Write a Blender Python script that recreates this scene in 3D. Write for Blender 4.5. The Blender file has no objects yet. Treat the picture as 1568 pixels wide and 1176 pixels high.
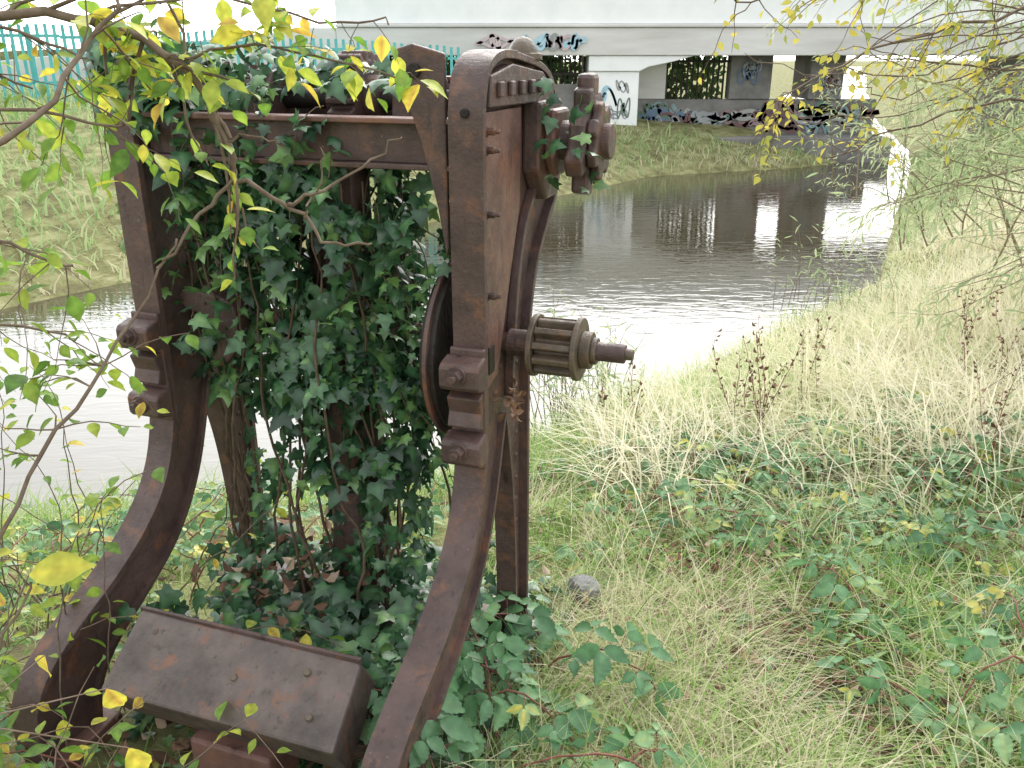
import bpy, bmesh, math, random
import numpy as np
from mathutils import Vector, Matrix
rng=np.random.default_rng(11); random.seed(5)
sc=bpy.context.scene
COL=sc.collection

# ------------------------------------------------------------ helpers
def vnoise(x,y,seed=0):
    x=np.asarray(x,float); y=np.asarray(y,float)
    xi=np.floor(x).astype(np.int64); yi=np.floor(y).astype(np.int64)
    fx=x-xi; fy=y-yi; fx=fx*fx*(3-2*fx); fy=fy*fy*(3-2*fy)
    def h(a,b):
        n=(a*374761393+b*668265263+seed*1442695041)&0xffffffff
        n=((n^(n>>13))*1274126177)&0xffffffff
        return ((n^(n>>16))&0xffff)/65535.0
    return (h(xi,yi)*(1-fx)+h(xi+1,yi)*fx)*(1-fy)+(h(xi,yi+1)*(1-fx)+h(xi+1,yi+1)*fx)*fy
def mesh_obj(name,V,F,mat,attr=None,smooth=False):
    V=np.asarray(V,np.float32); F=np.asarray(F,np.int32)
    me=bpy.data.meshes.new(name); k=F.shape[1]
    me.vertices.add(len(V)); me.vertices.foreach_set('co',V.ravel())
    me.loops.add(F.size); me.loops.foreach_set('vertex_index',F.ravel())
    me.polygons.add(len(F)); me.polygons.foreach_set('loop_start',np.arange(0,F.size,k,dtype=np.int32))
    me.update(calc_edges=True)
    if attr is not None:
        a=me.attributes.new('rnd','FLOAT','POINT'); a.data.foreach_set('value',np.asarray(attr,np.float32))
    if smooth: me.polygons.foreach_set('use_smooth',np.ones(len(F),bool))
    me.materials.append(mat)
    o=bpy.data.objects.new(name,me); COL.objects.link(o); return o
def empty(name,loc=(0,0,0)):
    e=bpy.data.objects.new(name,None); e.location=loc; COL.objects.link(e); return e
def group(name,objs):
    e=empty(name)
    for o in objs: o.parent=e
    return e
def norm(a): return a/np.maximum(np.linalg.norm(a,axis=-1,keepdims=True),1e-9)

# ------------------------------------------------------------ materials
def newmat(name):
    m=bpy.data.materials.new(name); m.use_nodes=True; nt=m.node_tree
    for n in list(nt.nodes): nt.nodes.remove(n)
    out=nt.nodes.new('ShaderNodeOutputMaterial'); return m,nt,out
def ramp(nt,stops):
    r=nt.nodes.new('ShaderNodeValToRGB'); e=r.color_ramp.elements
    while len(e)<len(stops): e.new(.5)
    for i,(p,c) in enumerate(stops): e[i].position=p; e[i].color=(*c,1)
    return r
def leafmat(name,stops,trans=.35,rough=.5,spec=.4,mottle=.25,scale=40):
    m,nt,out=newmat(name); L=nt.links.new
    at=nt.nodes.new('ShaderNodeAttribute'); at.attribute_name='rnd'
    r=ramp(nt,stops); L(at.outputs['Fac'],r.inputs[0]); csock=r.outputs[0]
    if mottle>0:
        tc=nt.nodes.new('ShaderNodeTexCoord')
        nz=nt.nodes.new('ShaderNodeTexNoise'); nz.inputs['Scale'].default_value=scale; nz.inputs['Detail'].default_value=1
        L(tc.outputs['Object'],nz.inputs['Vector'])
        mr=nt.nodes.new('ShaderNodeMapRange'); mr.inputs['From Min'].default_value=.3; mr.inputs['From Max'].default_value=.7
        mr.inputs['To Min'].default_value=1-mottle; mr.inputs['To Max'].default_value=1+mottle
        L(nz.outputs[0],mr.inputs[0])
        mx=nt.nodes.new('ShaderNodeVectorMath'); mx.operation='SCALE'
        L(r.outputs[0],mx.inputs[0]); L(mr.outputs[0],mx.inputs['Scale']); csock=mx.outputs[0]
    if spec>0:
        p=nt.nodes.new('ShaderNodeBsdfPrincipled'); p.inputs['Roughness'].default_value=rough
        p.inputs['Specular IOR Level'].default_value=spec
        L(csock,p.inputs['Base Color'])
    else:
        p=nt.nodes.new('ShaderNodeBsdfDiffuse'); L(csock,p.inputs['Color'])
    t=nt.nodes.new('ShaderNodeBsdfTranslucent'); L(csock,t.inputs[0])
    ms=nt.nodes.new('ShaderNodeMixShader'); ms.inputs[0].default_value=trans
    L(p.outputs[0],ms.inputs[1]); L(t.outputs[0],ms.inputs[2]); L(ms.outputs[0],out.inputs[0]); return m
def noisemat(name,stops,scale=5,rough=.8,bump=.3,bscale=None,spec=.3,detail=6,stretch=(1,1,1),dist=.01,rrange=None):
    m,nt,out=newmat(name); L=nt.links.new
    tc=nt.nodes.new('ShaderNodeTexCoord'); mp=nt.nodes.new('ShaderNodeMapping'); mp.inputs['Scale'].default_value=stretch
    L(tc.outputs['Object'],mp.inputs[0])
    nz=nt.nodes.new('ShaderNodeTexNoise'); nz.inputs['Scale'].default_value=scale; nz.inputs['Detail'].default_value=detail
    nz.inputs['Roughness'].default_value=.62
    L(mp.outputs[0],nz.inputs['Vector']); r=ramp(nt,stops); L(nz.outputs[0],r.inputs[0])
    p=nt.nodes.new('ShaderNodeBsdfPrincipled'); p.inputs['Roughness'].default_value=rough; p.inputs['Specular IOR Level'].default_value=spec
    L(r.outputs[0],p.inputs['Base Color'])
    n2=nt.nodes.new('ShaderNodeTexNoise'); n2.inputs['Scale'].default_value=bscale or scale*4; n2.inputs['Detail'].default_value=5
    L(tc.outputs['Object'],n2.inputs['Vector'])
    b=nt.nodes.new('ShaderNodeBump'); b.inputs['Strength'].default_value=bump; b.inputs['Distance'].default_value=dist
    L(n2.outputs[0],b.inputs['Height']); L(b.outputs[0],p.inputs['Normal'])
    L(p.outputs[0],out.inputs[0]); return m
def rustmat(name,base,patch,flake,scale=7,amt=.55):
    m,nt,out=newmat(name); L=nt.links.new; N=nt.nodes.new
    tc=N('ShaderNodeTexCoord')
    def nz(sc_,det=6,st=(1,1,1),ro=.65):
        mp=N('ShaderNodeMapping'); mp.inputs['Scale'].default_value=st; L(tc.outputs['Object'],mp.inputs[0])
        n=N('ShaderNodeTexNoise'); n.inputs['Scale'].default_value=sc_; n.inputs['Detail'].default_value=det; n.inputs['Roughness'].default_value=ro
        L(mp.outputs[0],n.inputs['Vector']); return n.outputs[0]
    def mr(i,a,b,c=1):
        x=N('ShaderNodeMapRange'); x.inputs['From Min'].default_value=a; x.inputs['From Max'].default_value=b; x.inputs['To Max'].default_value=c; L(i,x.inputs[0]); return x.outputs[0]
    def mix(f,a,b):
        x=N('ShaderNodeMixRGB'); L(f,x.inputs[0])
        for k,v in ((1,a),(2,b)):
            if isinstance(v,tuple): x.inputs[k].default_value=(*v,1)
            else: L(v,x.inputs[k])
        return x.outputs[0]
    r=ramp(nt,[(.3,tuple(c*.5 for c in base)),(.5,base),(.7,tuple(c*1.5 for c in base))]); L(nz(scale),r.inputs[0])
    c=mix(mr(nz(scale*1.7,8),amt,amt+.12,.85),r.outputs[0],patch)
    c=mix(mr(nz(scale*2.2,5,(2.2,2.2,.25)),.58,.70),c,tuple(v*.45 for v in base))
    c=mix(mr(nz(scale*14,4),.66,.74,.7),c,flake)
    p=N('ShaderNodeBsdfPrincipled'); p.inputs['Specular IOR Level'].default_value=.5; L(c,p.inputs['Base Color'])
    rr=N('ShaderNodeMapRange'); rr.inputs['From Min'].default_value=.35; rr.inputs['From Max'].default_value=.65
    rr.inputs['To Min'].default_value=.34; rr.inputs['To Max'].default_value=.66; L(nz(22,5),rr.inputs[0]); L(rr.outputs[0],p.inputs['Roughness'])
    b=N('ShaderNodeBump'); b.inputs['Strength'].default_value=.65; b.inputs['Distance'].default_value=.004; L(nz(75,7),b.inputs['Height']); L(b.outputs[0],p.inputs['Normal'])
    L(p.outputs[0],out.inputs[0]); return m
def plain(name,c,rough=.7):
    return noisemat(name,[(.3,tuple(v*.8 for v in c)),(.7,tuple(min(1,v*1.15) for v in c))],scale=3,rough=rough,bump=.1)

M_rust=rustmat('rusted_iron',(.076,.045,.039),(.16,.070,.038),(.20,.15,.12),7,.54)
M_rust2=rustmat('rusted_plate',(.135,.068,.055),(.19,.085,.05),(.22,.16,.13),6,.54)
M_box=rustmat('old_painted_iron',(.085,.062,.054),(.18,.075,.038),(.12,.17,.15),9,.55)
M_gear=rustmat('weathered_gear_iron',(.090,.066,.044),(.14,.075,.04),(.26,.22,.17),14,.54)
M_dark=noisemat('dark_iron',[(.3,(.012,.010,.009)),(.7,(.035,.025,.02))],scale=9,rough=.6,bump=.4,bscale=60)
M_ground=noisemat('soil_and_moss',[(.3,(.10,.085,.05)),(.5,(.18,.18,.08)),(.7,(.30,.29,.16))],scale=3.5,rough=.95,bump=.8,bscale=25,spec=.1,dist=.03)
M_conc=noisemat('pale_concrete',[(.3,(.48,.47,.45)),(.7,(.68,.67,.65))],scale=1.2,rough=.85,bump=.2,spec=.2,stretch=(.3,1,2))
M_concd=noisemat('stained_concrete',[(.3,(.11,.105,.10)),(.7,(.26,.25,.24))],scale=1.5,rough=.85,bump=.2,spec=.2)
M_white=noisemat('white_painted_concrete',[(.3,(.72,.74,.74)),(.7,(.82,.82,.82))],scale=1.5,rough=.7,bump=.1)
M_teal=noisemat('teal_painted_steel',[(.3,(.07,.36,.36)),(.7,(.14,.48,.46))],scale=2,rough=.5,bump=.05)
M_stone=noisemat('stone_block',[(.3,(.10,.10,.10)),(.7,(.22,.22,.23))],scale=12,rough=.9,bump=.5,bscale=50)
M_bark=noisemat('twig_bark',[(.3,(.09,.06,.04)),(.7,(.20,.15,.11))],scale=30,rough=.8,bump=.4,bscale=120,dist=.002)
M_bark2=noisemat('pale_twig_bark',[(.3,(.14,.10,.07)),(.7,(.27,.22,.14))],scale=20,rough=.8,bump=.3,bscale=80,dist=.002)
M_redstem=noisemat('red_stem',[(.3,(.12,.04,.035)),(.7,(.22,.09,.06))],scale=25,rough=.6,bump=.2)
M_ivystem=noisemat('ivy_stem',[(.3,(.06,.04,.025)),(.7,(.13,.09,.06))],scale=30,rough=.8,bump=.3)
M_ivy=leafmat('ivy_leaf',[(0,(.016,.048,.024)),(.4,(.034,.092,.042)),(.75,(.070,.165,.065)),(1,(.17,.30,.09))],trans=.24,rough=.34,spec=.6,mottle=.35)
M_bram=leafmat('bramble_leaf',[(0,(.05,.14,.055)),(.5,(.13,.27,.12)),(.82,(.25,.39,.18)),(.93,(.36,.43,.14)),(1,(.60,.50,.10))],trans=.35,rough=.42,spec=.5,mottle=.2)
M_yel=leafmat('autumn_leaf',[(0,(.09,.19,.035)),(.4,(.20,.34,.05)),(.7,(.42,.48,.07)),(.93,(.66,.56,.08)),(1,(.52,.32,.07))],trans=.5,rough=.45,spec=.35,scale=60)
M_wil=leafmat('willow_leaf',[(0,(.24,.33,.17)),(.5,(.42,.49,.28)),(.85,(.56,.59,.36)),(1,(.72,.64,.22))],trans=.45,spec=0,mottle=0)
M_wily=leafmat('yellow_leaf',[(0,(.28,.32,.08)),(.5,(.50,.45,.10)),(1,(.70,.58,.12))],trans=.40,spec=0,mottle=0)
M_dead=leafmat('dead_leaf',[(0,(.07,.04,.025)),(.5,(.17,.09,.055)),(.85,(.30,.19,.13)),(1,(.44,.35,.26))],trans=.12,rough=.7,spec=.2,mottle=0)
M_grass=leafmat('grass_blade',[(0,(.11,.21,.045)),(.35,(.23,.39,.10)),(.6,(.40,.50,.20)),(.8,(.60,.57,.37)),(1,(.70,.63,.47))],trans=.42,spec=0,mottle=0)
M_straw=leafmat('straw_blade',[(0,(.32,.46,.18)),(.3,(.58,.60,.36)),(.6,(.76,.71,.52)),(1,(.82,.77,.63))],trans=.42,spec=0,mottle=0)
M_fgrass=leafmat('far_grass_blade',[(0,(.20,.32,.12)),(.5,(.37,.48,.23)),(.85,(.52,.53,.32)),(1,(.56,.48,.36))],trans=.4,spec=0,mottle=0)
M_hedge=leafmat('hedge_leaf',[(0,(.03,.07,.025)),(.6,(.07,.13,.04)),(1,(.16,.20,.06))],trans=.2,spec=0,mottle=0)

# water
M_water,nt,out=newmat('river_water'); L=nt.links.new
tc=nt.nodes.new('ShaderNodeTexCoord'); mp=nt.nodes.new('ShaderNodeMapping'); mp.inputs['Rotation'].default_value=(0,0,math.radians(-25)); mp.inputs['Scale'].default_value=(.8,2.4,1)
L(tc.outputs['Object'],mp.inputs[0])
nz=nt.nodes.new('ShaderNodeTexNoise'); nz.inputs['Scale'].default_value=3.6; nz.inputs['Detail'].default_value=3; nz.inputs['Roughness'].default_value=.5; nz.inputs['Distortion'].default_value=.8
L(mp.outputs[0],nz.inputs['Vector'])
bp=nt.nodes.new('ShaderNodeBump'); bp.inputs['Strength'].default_value=.11; bp.inputs['Distance'].default_value=.03; L(nz.outputs[0],bp.inputs['Height'])
gl=nt.nodes.new('ShaderNodeBsdfGlossy'); gl.inputs['Roughness'].default_value=.02; gl.inputs['Color'].default_value=(.97,.97,.97,1)
df=nt.nodes.new('ShaderNodeBsdfDiffuse'); df.inputs['Color'].default_value=(.050,.042,.026,1)
fr=nt.nodes.new('ShaderNodeFresnel'); fr.inputs['IOR'].default_value=1.75
ms=nt.nodes.new('ShaderNodeMixShader')
L(bp.outputs[0],gl.inputs['Normal']); L(bp.outputs[0],fr.inputs['Normal'])
L(fr.outputs[0],ms.inputs[0]); L(df.outputs[0],ms.inputs[1]); L(gl.outputs[0],ms.inputs[2]); L(ms.outputs[0],out.inputs[0])

# ------------------------------------------------------------ terrain
NEAR=[(-600,-20),(-30,1.5),(-8,3.3),(-3,4.1),(-.6,4.5),(.3,5.3),(1.1,6.1),(2.3,7.5),(4.2,9.6),(6.0,13.5),(8.4,18.5),(10.8,24),(16,40),(115,300)]
FAR=[(-600,-12),(-30,5.8),(-12,6.4),(-5.8,7.6),(-4.6,9.3),(-1.5,13),(.8,16),(3,18.9),(7.0,20.6),(9.2,22.6),(9.4,27),(11,40),(105,300)]
WZ=-.8
def dpoly(x,y,P):
    d=np.full(x.shape,1e9)
    for (ax,ay),(bx,by) in zip(P[:-1],P[1:]):
        vx,vy=bx-ax,by-ay; t=np.clip(((x-ax)*vx+(y-ay)*vy)/(vx*vx+vy*vy),0,1)
        d=np.minimum(d,np.hypot(x-ax-t*vx,y-ay-t*vy))
    return d
def inpoly(x,y,P):
    ins=np.zeros(x.shape,bool)
    for (ax,ay),(bx,by) in zip(P,P[1:]+P[:1]):
        if ay==by: continue
        c=((ay>y)!=(by>y))&(x<(bx-ax)*(y-ay)/(by-ay)+ax); ins^=c
    return ins
def sst(t): t=np.clip(t,0,1); return t*t*(3-2*t)
def river(x,y):
    x=np.asarray(x,float); y=np.asarray(y,float)
    return inpoly(x,y,NEAR+FAR[::-1]),dpoly(x,y,NEAR),dpoly(x,y,FAR)
def hgt(x,y):
    x=np.asarray(x,float); y=np.asarray(y,float)
    ins,dn,df_=river(x,y)
    Lx=1.5+1.9*sst(x/3.5)
    hn=-.8+.87*(1-np.exp(-dn/Lx))+1.9*sst((dn-.8)/4.5)*sst((y-10)/6)*(1-sst((y-23)/5))*np.exp(-np.maximum(dn-20,0)/40)
    hf=-.8+(1.75-1.1*sst((y-24)/4)*sst((x-3)/4))*(1-np.exp(-df_/4.5))
    h=np.where(dn<df_,hn,hf)
    h=np.where(ins,-.8-np.minimum(np.minimum(dn,df_)*.5,.9),h)
    amp=np.where(ins,0,np.minimum(np.minimum(dn,df_),1))
    return h+amp*(.09*(vnoise(x*1.3,y*1.3,3)-.5)+.035*(vnoise(x*5,y*5,4)-.5))
n=300; u=np.linspace(-1,1,n)
gx=np.sinh(7*u); gy=3+np.sinh(7*u)
X,Y=np.meshgrid(gx,gy); Z=hgt(X.ravel(),Y.ravel())
V=np.c_[X.ravel(),Y.ravel(),Z]
i=np.arange(n*n).reshape(n,n); F=np.c_[i[:-1,:-1].ravel(),i[:-1,1:].ravel(),i[1:,1:].ravel(),i[1:,:-1].ravel()]
mesh_obj('ground',V,F,M_ground,smooth=True)
w=600
mesh_obj('river_water',[(-w,-w,WZ),(w,-w,WZ),(w,w,WZ),(-w,w,WZ)],[(0,1,2,3)],M_water)

# ------------------------------------------------------------ leaf / blade / tube builders
def ovate(widths,fold=.12,droop=.15,mid=.0,curl=0):
    ys=np.linspace(0,1,len(widths)+2); v=[(0,0,0)]; t=[]; a=[mid]
    rows=[]
    for j,(y,wd) in enumerate(zip(ys[1:-1],widths)):
        z=-droop*y*y; k=len(v); cz=curl*(1 if j%2 else -1); v+=[(-wd,y+.03*(1 if j%2 else -.3),z+fold*wd+cz),(0,y,z),(wd,y+.03*(1 if j%2 else -.3),z+fold*wd+cz)]; rows.append(k); a+=[-mid*.5,mid,-mid*.5]
    v.append((0,1,-droop)); e=len(v)-1; a.append(0)
    k=rows[0]; t+=[(0,k+1,k),(0,k+2,k+1)]
    for p,b in zip(rows[:-1],rows[1:]):
        t+=[(p,p+1,b+1),(p,b+1,b),(p+1,p+2,b+2),(p+1,b+2,b+1)]
    k=rows[-1]; t+=[(k,k+1,e),(k+1,k+2,e)]
    return np.array(v,float),np.array(t),np.array(a)
T_ov=ovate([.17,.27,.29,.22,.11],.3,.18,.08)
T_br=ovate([.13,.23,.22,.30,.275,.32,.27,.28,.20,.19,.10,.08],.28,.2,.12,.008)
T_wi=ovate([.06,.075,.05],.3,.25)
T_de=ovate([.2,.3,.2],-.7,-.35)
def ivyT():
    o=[(0,0,0),(.2,-.1,-.03),(.42,-.02,-.05),(.34,.18,0),(.56,.40,-.07),(.27,.46,0),(.17,.68,-.02)]
    v=o+[(0,1,-.12)]+[(-a,b,c) for a,b,c in o[1:][::-1]]
    m=len(v); v+=[(0,.28,.05),(0,.6,.02)]
    t=[]
    for q in range(m):
        a,b=q,(q+1)%m
        c=m+1 if (5<=a<=8) else m
        t.append((a,b,c))
    t+=[(5,m+1,m),(m,m+1,9)]
    return np.array(v,float),np.array(t),np.array([.1]+[-.04]*(m-1)+[.22,.12])
T_iv=ivyT()
class Leaves:
    def __init__(s): s.P=[];s.D=[];s.N=[];s.S=[];s.R=[]
    def add(s,P,D,N,S,R):
        s.P.append(np.atleast_2d(P)); s.D.append(np.atleast_2d(D)); s.N.append(np.atleast_2d(N)); s.S.append(np.atleast_1d(S)); s.R.append(np.atleast_1d(R))
    def build(s,name,T,mat,wob=.25):
        P=np.concatenate(s.P);D=norm(np.concatenate(s.D));N=np.concatenate(s.N);S=np.concatenate(s.S);R=np.clip(np.concatenate(s.R),0,1)
        N=norm(N-(N*D).sum(1,keepdims=True)*D+1e-6); Xa=np.cross(D,N)
        tv,tf,ta=T; m=len(P); k=len(tv)
        wx=1+wob*(rng.random(m)-.5); wz=1+3*wob*(rng.random(m)-.4)
        V=P[:,None]+S[:,None,None]*(tv[None,:,0,None]*Xa[:,None]*wx[:,None,None]+tv[None,:,1,None]*D[:,None]+tv[None,:,2,None]*N[:,None]*wz[:,None,None])
        F=(tf[None]+np.arange(m)[:,None,None]*k).reshape(-1,3)
        return mesh_obj(name,V.reshape(-1,3),F,mat,np.clip(R[:,None]+ta[None],0,1).ravel())
def blades(name,P,H,W,B,R,mat,ang=None):
    m=len(P); a=rng.random(m)*2*math.pi if ang is None else ang
    lean=np.c_[np.cos(a),np.sin(a),np.zeros(m)]
    f=a+math.pi/2+rng.normal(0,.6,m); side=np.c_[np.cos(f),np.sin(f),np.zeros(m)]
    ts=[0,.35,.7,1]; ws=[.9,.8,.5,0]; V=[]
    for t,wd in zip(ts,ws):
        c=P+lean*(H*B*t**1.8)[:,None]; c=c.copy(); c[:,2]+=H*(t*(1-.45*np.minimum(B,1.3)*t))
        if wd>0: V+=[c-side*(W*wd/2)[:,None],c+side*(W*wd/2)[:,None]]
        else: V+=[c]
    V=np.stack(V,1).reshape(-1,3)
    tf=np.array([(0,1,3),(0,3,2),(2,3,5),(2,5,4),(4,5,6)])
    F=(tf[None]+np.arange(m)[:,None,None]*7).reshape(-1,3)
    return mesh_obj(name,V,F,mat,np.repeat(np.clip(R,0,1),7))
class Tubes:
    def __init__(s): s.V=[];s.F=[];s.n=0
    def add(s,pts,r0,r1,sides=5):
        pts=np.asarray(pts,float); m=len(pts)
        tg=norm(np.gradient(pts,axis=0)); ref=np.array([.3,.2,1.]) if abs(tg[0,2])<.9 else np.array([1.,0,0])
        a=norm(np.cross(tg,ref)); b=np.cross(tg,a); r=np.linspace(r0,r1,m)
        th=np.linspace(0,2*math.pi,sides,endpoint=False)
        ring=pts[:,None]+r[:,None,None]*(np.cos(th)[None,:,None]*a[:,None]+np.sin(th)[None,:,None]*b[:,None])
        s.V.append(ring.reshape(-1,3))
        for q in range(m-1):
            for j in range(sides):
                A=s.n+q*sides+j; Bq=s.n+q*sides+(j+1)%sides; s.F.append((A,Bq,Bq+sides,A+sides))
        s.n+=m*sides
    def build(s,name,mat): return mesh_obj(name,np.concatenate(s.V),s.F,mat,smooth=True)
def smooth_path(P,it=2):
    P=np.asarray(P,float)
    for _ in range(it):
        Q=[P[0]]
        for a,b in zip(P[:-1],P[1:]): Q+= [a*.75+b*.25,a*.25+b*.75]
        Q.append(P[-1]); P=np.array(Q)
    return P
def rough_path(P,it=2,amp=.006):
    P=smooth_path(P,it); P[1:-1]+=rng.normal(0,amp,(len(P)-2,3)); return P
def shoot(T,Lv,p,d,length,nodes,r,ls,grav=.0,jit=.15,rb=(.3,.3),start=.15,nrm=(0,0,1),wdir=.9):
    p=np.array(p,float); d=norm(np.array(d,float)); st=length/nodes; pts=[p.copy()]
    for q in range(nodes):
        d=norm(d+rng.normal(0,jit,3)+np.array([0,0,-grav])); p=p+d*st; pts.append(p.copy())
        if (q+1)/nodes<start: continue
        side=norm(np.cross(d,np.array([0,0,1.])+rng.normal(0,.2,3)))
        sg=1 if q%2 else -1
        if rng.random()<.12: continue
        ld=norm(d*.5+side*sg*wdir+rng.normal(0,.3,3)+np.array([0,0,-.25]))
        nn=np.array(nrm)+rng.normal(0,.45,3)
        Lv.add(p+ld*ls*.15,ld,nn,ls*rng.uniform(.6,1.25),rb[0]+rb[1]*rng.normal())
    if T is not None: T.add(pts,r,r*.35,4)
    return np.array(pts)

# ------------------------------------------------------------ iron machine
MACH=empty('sluice_gate_winding_machine',(-.07,2.0,0)); MACH.rotation_euler=(0,0,-math.radians(19))
def fin(bm,name,mat,bev=.004,smooth=False,parent=MACH):
    bmesh.ops.recalc_face_normals(bm,faces=bm.faces)
    me=bpy.data.meshes.new(name); bm.to_mesh(me); bm.free(); me.materials.append(mat)
    o=bpy.data.objects.new(name,me); COL.objects.link(o); o.parent=parent
    if bev>0:
        md=o.modifiers.new('b','BEVEL'); md.width=bev; md.segments=2; md.limit_method='ANGLE'; md.angle_limit=math.radians(40)
    if smooth:
        for f in me.polygons: f.use_smooth=True
    return o
def box(name,s0,s1,b0,b1,z0,z1,mat=M_rust,bev=.005,parent=MACH):
    bm=bmesh.new(); bmesh.ops.create_cube(bm,size=1)
    for v in bm.verts: v.co=Vector(((s0+s1)/2+v.co.x*(s1-s0),(b0+b1)/2+v.co.y*(b1-b0),(z0+z1)/2+v.co.z*(z1-z0)))
    return fin(bm,name,mat,bev,parent=parent)
def prism(name,poly,s0,s1,mat=M_rust,bev=.003,plane='bz',parent=MACH):
    bm=bmesh.new()
    mk={'bz':lambda a,b,s:(s,a,b),'sz':lambda a,b,s:(a,s,b)}[plane]
    v0=[bm.verts.new(mk(a,b,s0)) for a,b in poly]; v1=[bm.verts.new(mk(a,b,s1)) for a,b in poly]
    bm.faces.new(v0); bm.faces.new(v1[::-1]); k=len(poly)
    for q in range(k): bm.faces.new((v0[q],v0[(q+1)%k],v1[(q+1)%k],v1[q]))
    return fin(bm,name,mat,bev,parent=parent)
def strip(name,path,s0,s1,th,side,mat=M_rust,inset=0):
    P=np.array(path,float); tg=norm(np.gradient(P,axis=0)); nn=np.c_[tg[:,1],-tg[:,0]]*side; Q=P+nn*th; P=P-nn*inset
    poly=[tuple(a) for a in P]+[tuple(a) for a in Q[::-1]]
    return prism(name,poly,s0,s1,mat,.0025)
def cyl(name,c,r,h,axis='s',mat=M_rust,seg=32,r2=None,bev=.003,parent=MACH):
    bm=bmesh.new(); bmesh.ops.create_cone(bm,cap_ends=True,segments=seg,radius1=r,radius2=r if r2 is None else r2,depth=h)
    R={'s':Matrix.Rotation(math.pi/2,4,'Y'),'b':Matrix.Rotation(math.pi/2,4,'X'),'z':Matrix.Identity(4)}[axis]
    bmesh.ops.transform(bm,matrix=Matrix.Translation(c)@R,verts=bm.verts); return fin(bm,name,mat,bev,parent=parent)
def bolt(name,c,axis='b',r=.016,dr=-1,mat=M_rust):
    bm=bmesh.new()
    for rr,h,off,sg in ((r*1.35,.006,.003,20),(r,.018,.014,6),(r*.55,.014,.028,12)):
        t=bmesh.ops.create_cone(bm,cap_ends=True,segments=sg,radius1=rr,radius2=rr*.96,depth=h)
        bmesh.ops.translate(bm,verts=t['verts'],vec=(0,0,off))
    R=Matrix.Rotation(math.pi/2 if dr<0 else -math.pi/2,4,'X') if axis=='b' else (Matrix.Rotation(math.pi/2*dr,4,'Y') if axis=='s' else Matrix.Identity(4))
    bmesh.ops.transform(bm,matrix=Matrix.Translation(c)@R@Matrix.Rotation(random.random(),4,'Z'),verts=bm.verts); return fin(bm,name,mat,.0015)
def rivet(name,c,r=.010):
    bm=bmesh.new(); bmesh.ops.create_uvsphere(bm,u_segments=12,v_segments=8,radius=r)
    for v in bm.verts: v.co=Vector((c[0]+v.co.x*.6,c[1]+v.co.y,c[2]+v.co.z))
    return fin(bm,name,M_rust,0,True)
def chai(P,it=2):
    P=np.array(P,float)
    for _ in range(it):
        Q=[P[0]]
        for a,b in zip(P[:-1],P[1:]): Q+=[a*.75+b*.25,a*.25+b*.75]
        Q.append(P[-1]); P=np.array(Q)
    return P
Fp=chai([(.14,1.600),(.03,1.603),(-.050,1.575),(-.078,1.50),(-.078,1.40),(-.078,.80),(-.083,.66),(-.135,.51),(-.235,.40),(-.385,.31),(-.54,.25),(-.66,.18),(-.70,.08),(-.68,-.06)],3)
Ip=chai([(-.53,-.06),(-.51,.06),(-.43,.145),(-.29,.215),(-.14,.31),(-.03,.45),(.04,.62),(.085,.76),(.12,.62),(.155,.45),(.175,.2),(.175,-.1)],3)
Rp=chai([(.24,-.1),(.24,.85),(.255,.97),(.31,1.09),(.41,1.185),(.48,1.235),(.505,1.30),(.50,1.43),(.46,1.52),(.37,1.575),(.14,1.600)],3)
for tag,s in (('near',0.0),('far',-.93)):
    web=[tuple(a) for a in Fp]+[tuple(a) for a in Ip]+[tuple(a) for a in Rp[:-1]]
    prism(tag+'_frame_web',web,s-.014,s+.014,M_rust,0)
    strip(tag+'_frame_front_flange',Fp,s-.041,s+.041,.017,1,inset=.002)
    strip(tag+'_frame_inner_flange',Ip,s-.030,s+.030,.012,1,inset=.002)
    strip(tag+'_frame_rear_flange',Rp,s-.040,s+.040,.015,1,inset=.002)
    rib=chai([(.32,1.28),(.22,1.19),(.165,1.05),(.13,.86),(.13,.76)])
    strip(tag+'_frame_rib',rib,s+.0145,s+.038,.016,1)
    for q,z in enumerate(np.arange(.20,.88,.07)): rivet('%s_rivet_%d'%(tag,q),(s+.014,.207,z),.009)
    for q,(b,z) in enumerate([(.04,.80),(.08,.86),(.04,.93),(.09,.99),(.08,1.05),(.22,1.1),(.35,1.24),(.44,1.30)]): rivet('%s_rib_rivet_%d'%(tag,q),(s+.014,b,z),.010)
    box(tag+'_clamp_back_plate',s-.044,s+.044,-.112,-.0955,.655,.965,M_rust)
    for q,(z0,z1) in enumerate(((.865,.950),(.672,.757))):
        prism('%s_clamp_%d'%(tag,q),[(-.113,z0),(-.160,z0+.010),(-.168,z0+.022),(-.168,z1-.022),(-.160,z1-.010),(-.113,z1)],s-.050,s+.050,M_rust,.006)
        bolt('%s_clamp_bolt_%d'%(tag,q),(s-.004,-.167,(z0+z1)/2+.008),'b',.019)
    prism(tag+'_clamp_saddle',[(-.113,.762),(-.143,.775),(-.130,.81),(-.143,.85),(-.113,.86)],s-.042,s+.042,M_rust,.004)
    box(tag+'_foot_pad_front',s-.06,s+.06,-.76,-.48,-.12,-.04,M_rust2)
    box(tag+'_foot_pad_rear',s-.06,s+.06,.10,.34,-.16,-.08,M_rust2)
prism('near_side_plate',[(-.070,1.49),(.20,1.49),(.19,1.25),(.10,1.05),(.02,.86),(-.070,.84)],.0145,.030,M_rust2,.003)
prism('near_top_plate',[(-.05,1.565),(.10,1.588),(.33,1.568),(.43,1.515),(.40,1.495),(-.06,1.50)],.0145,.045,M_rust,.003)
for q,(b,z) in enumerate([(-.052,1.45),(-.052,1.41),(-.052,1.27),(-.052,1.08)]): bolt('near_plate_bolt_%d'%q,(.030,b,z),'s',.009,1)
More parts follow.
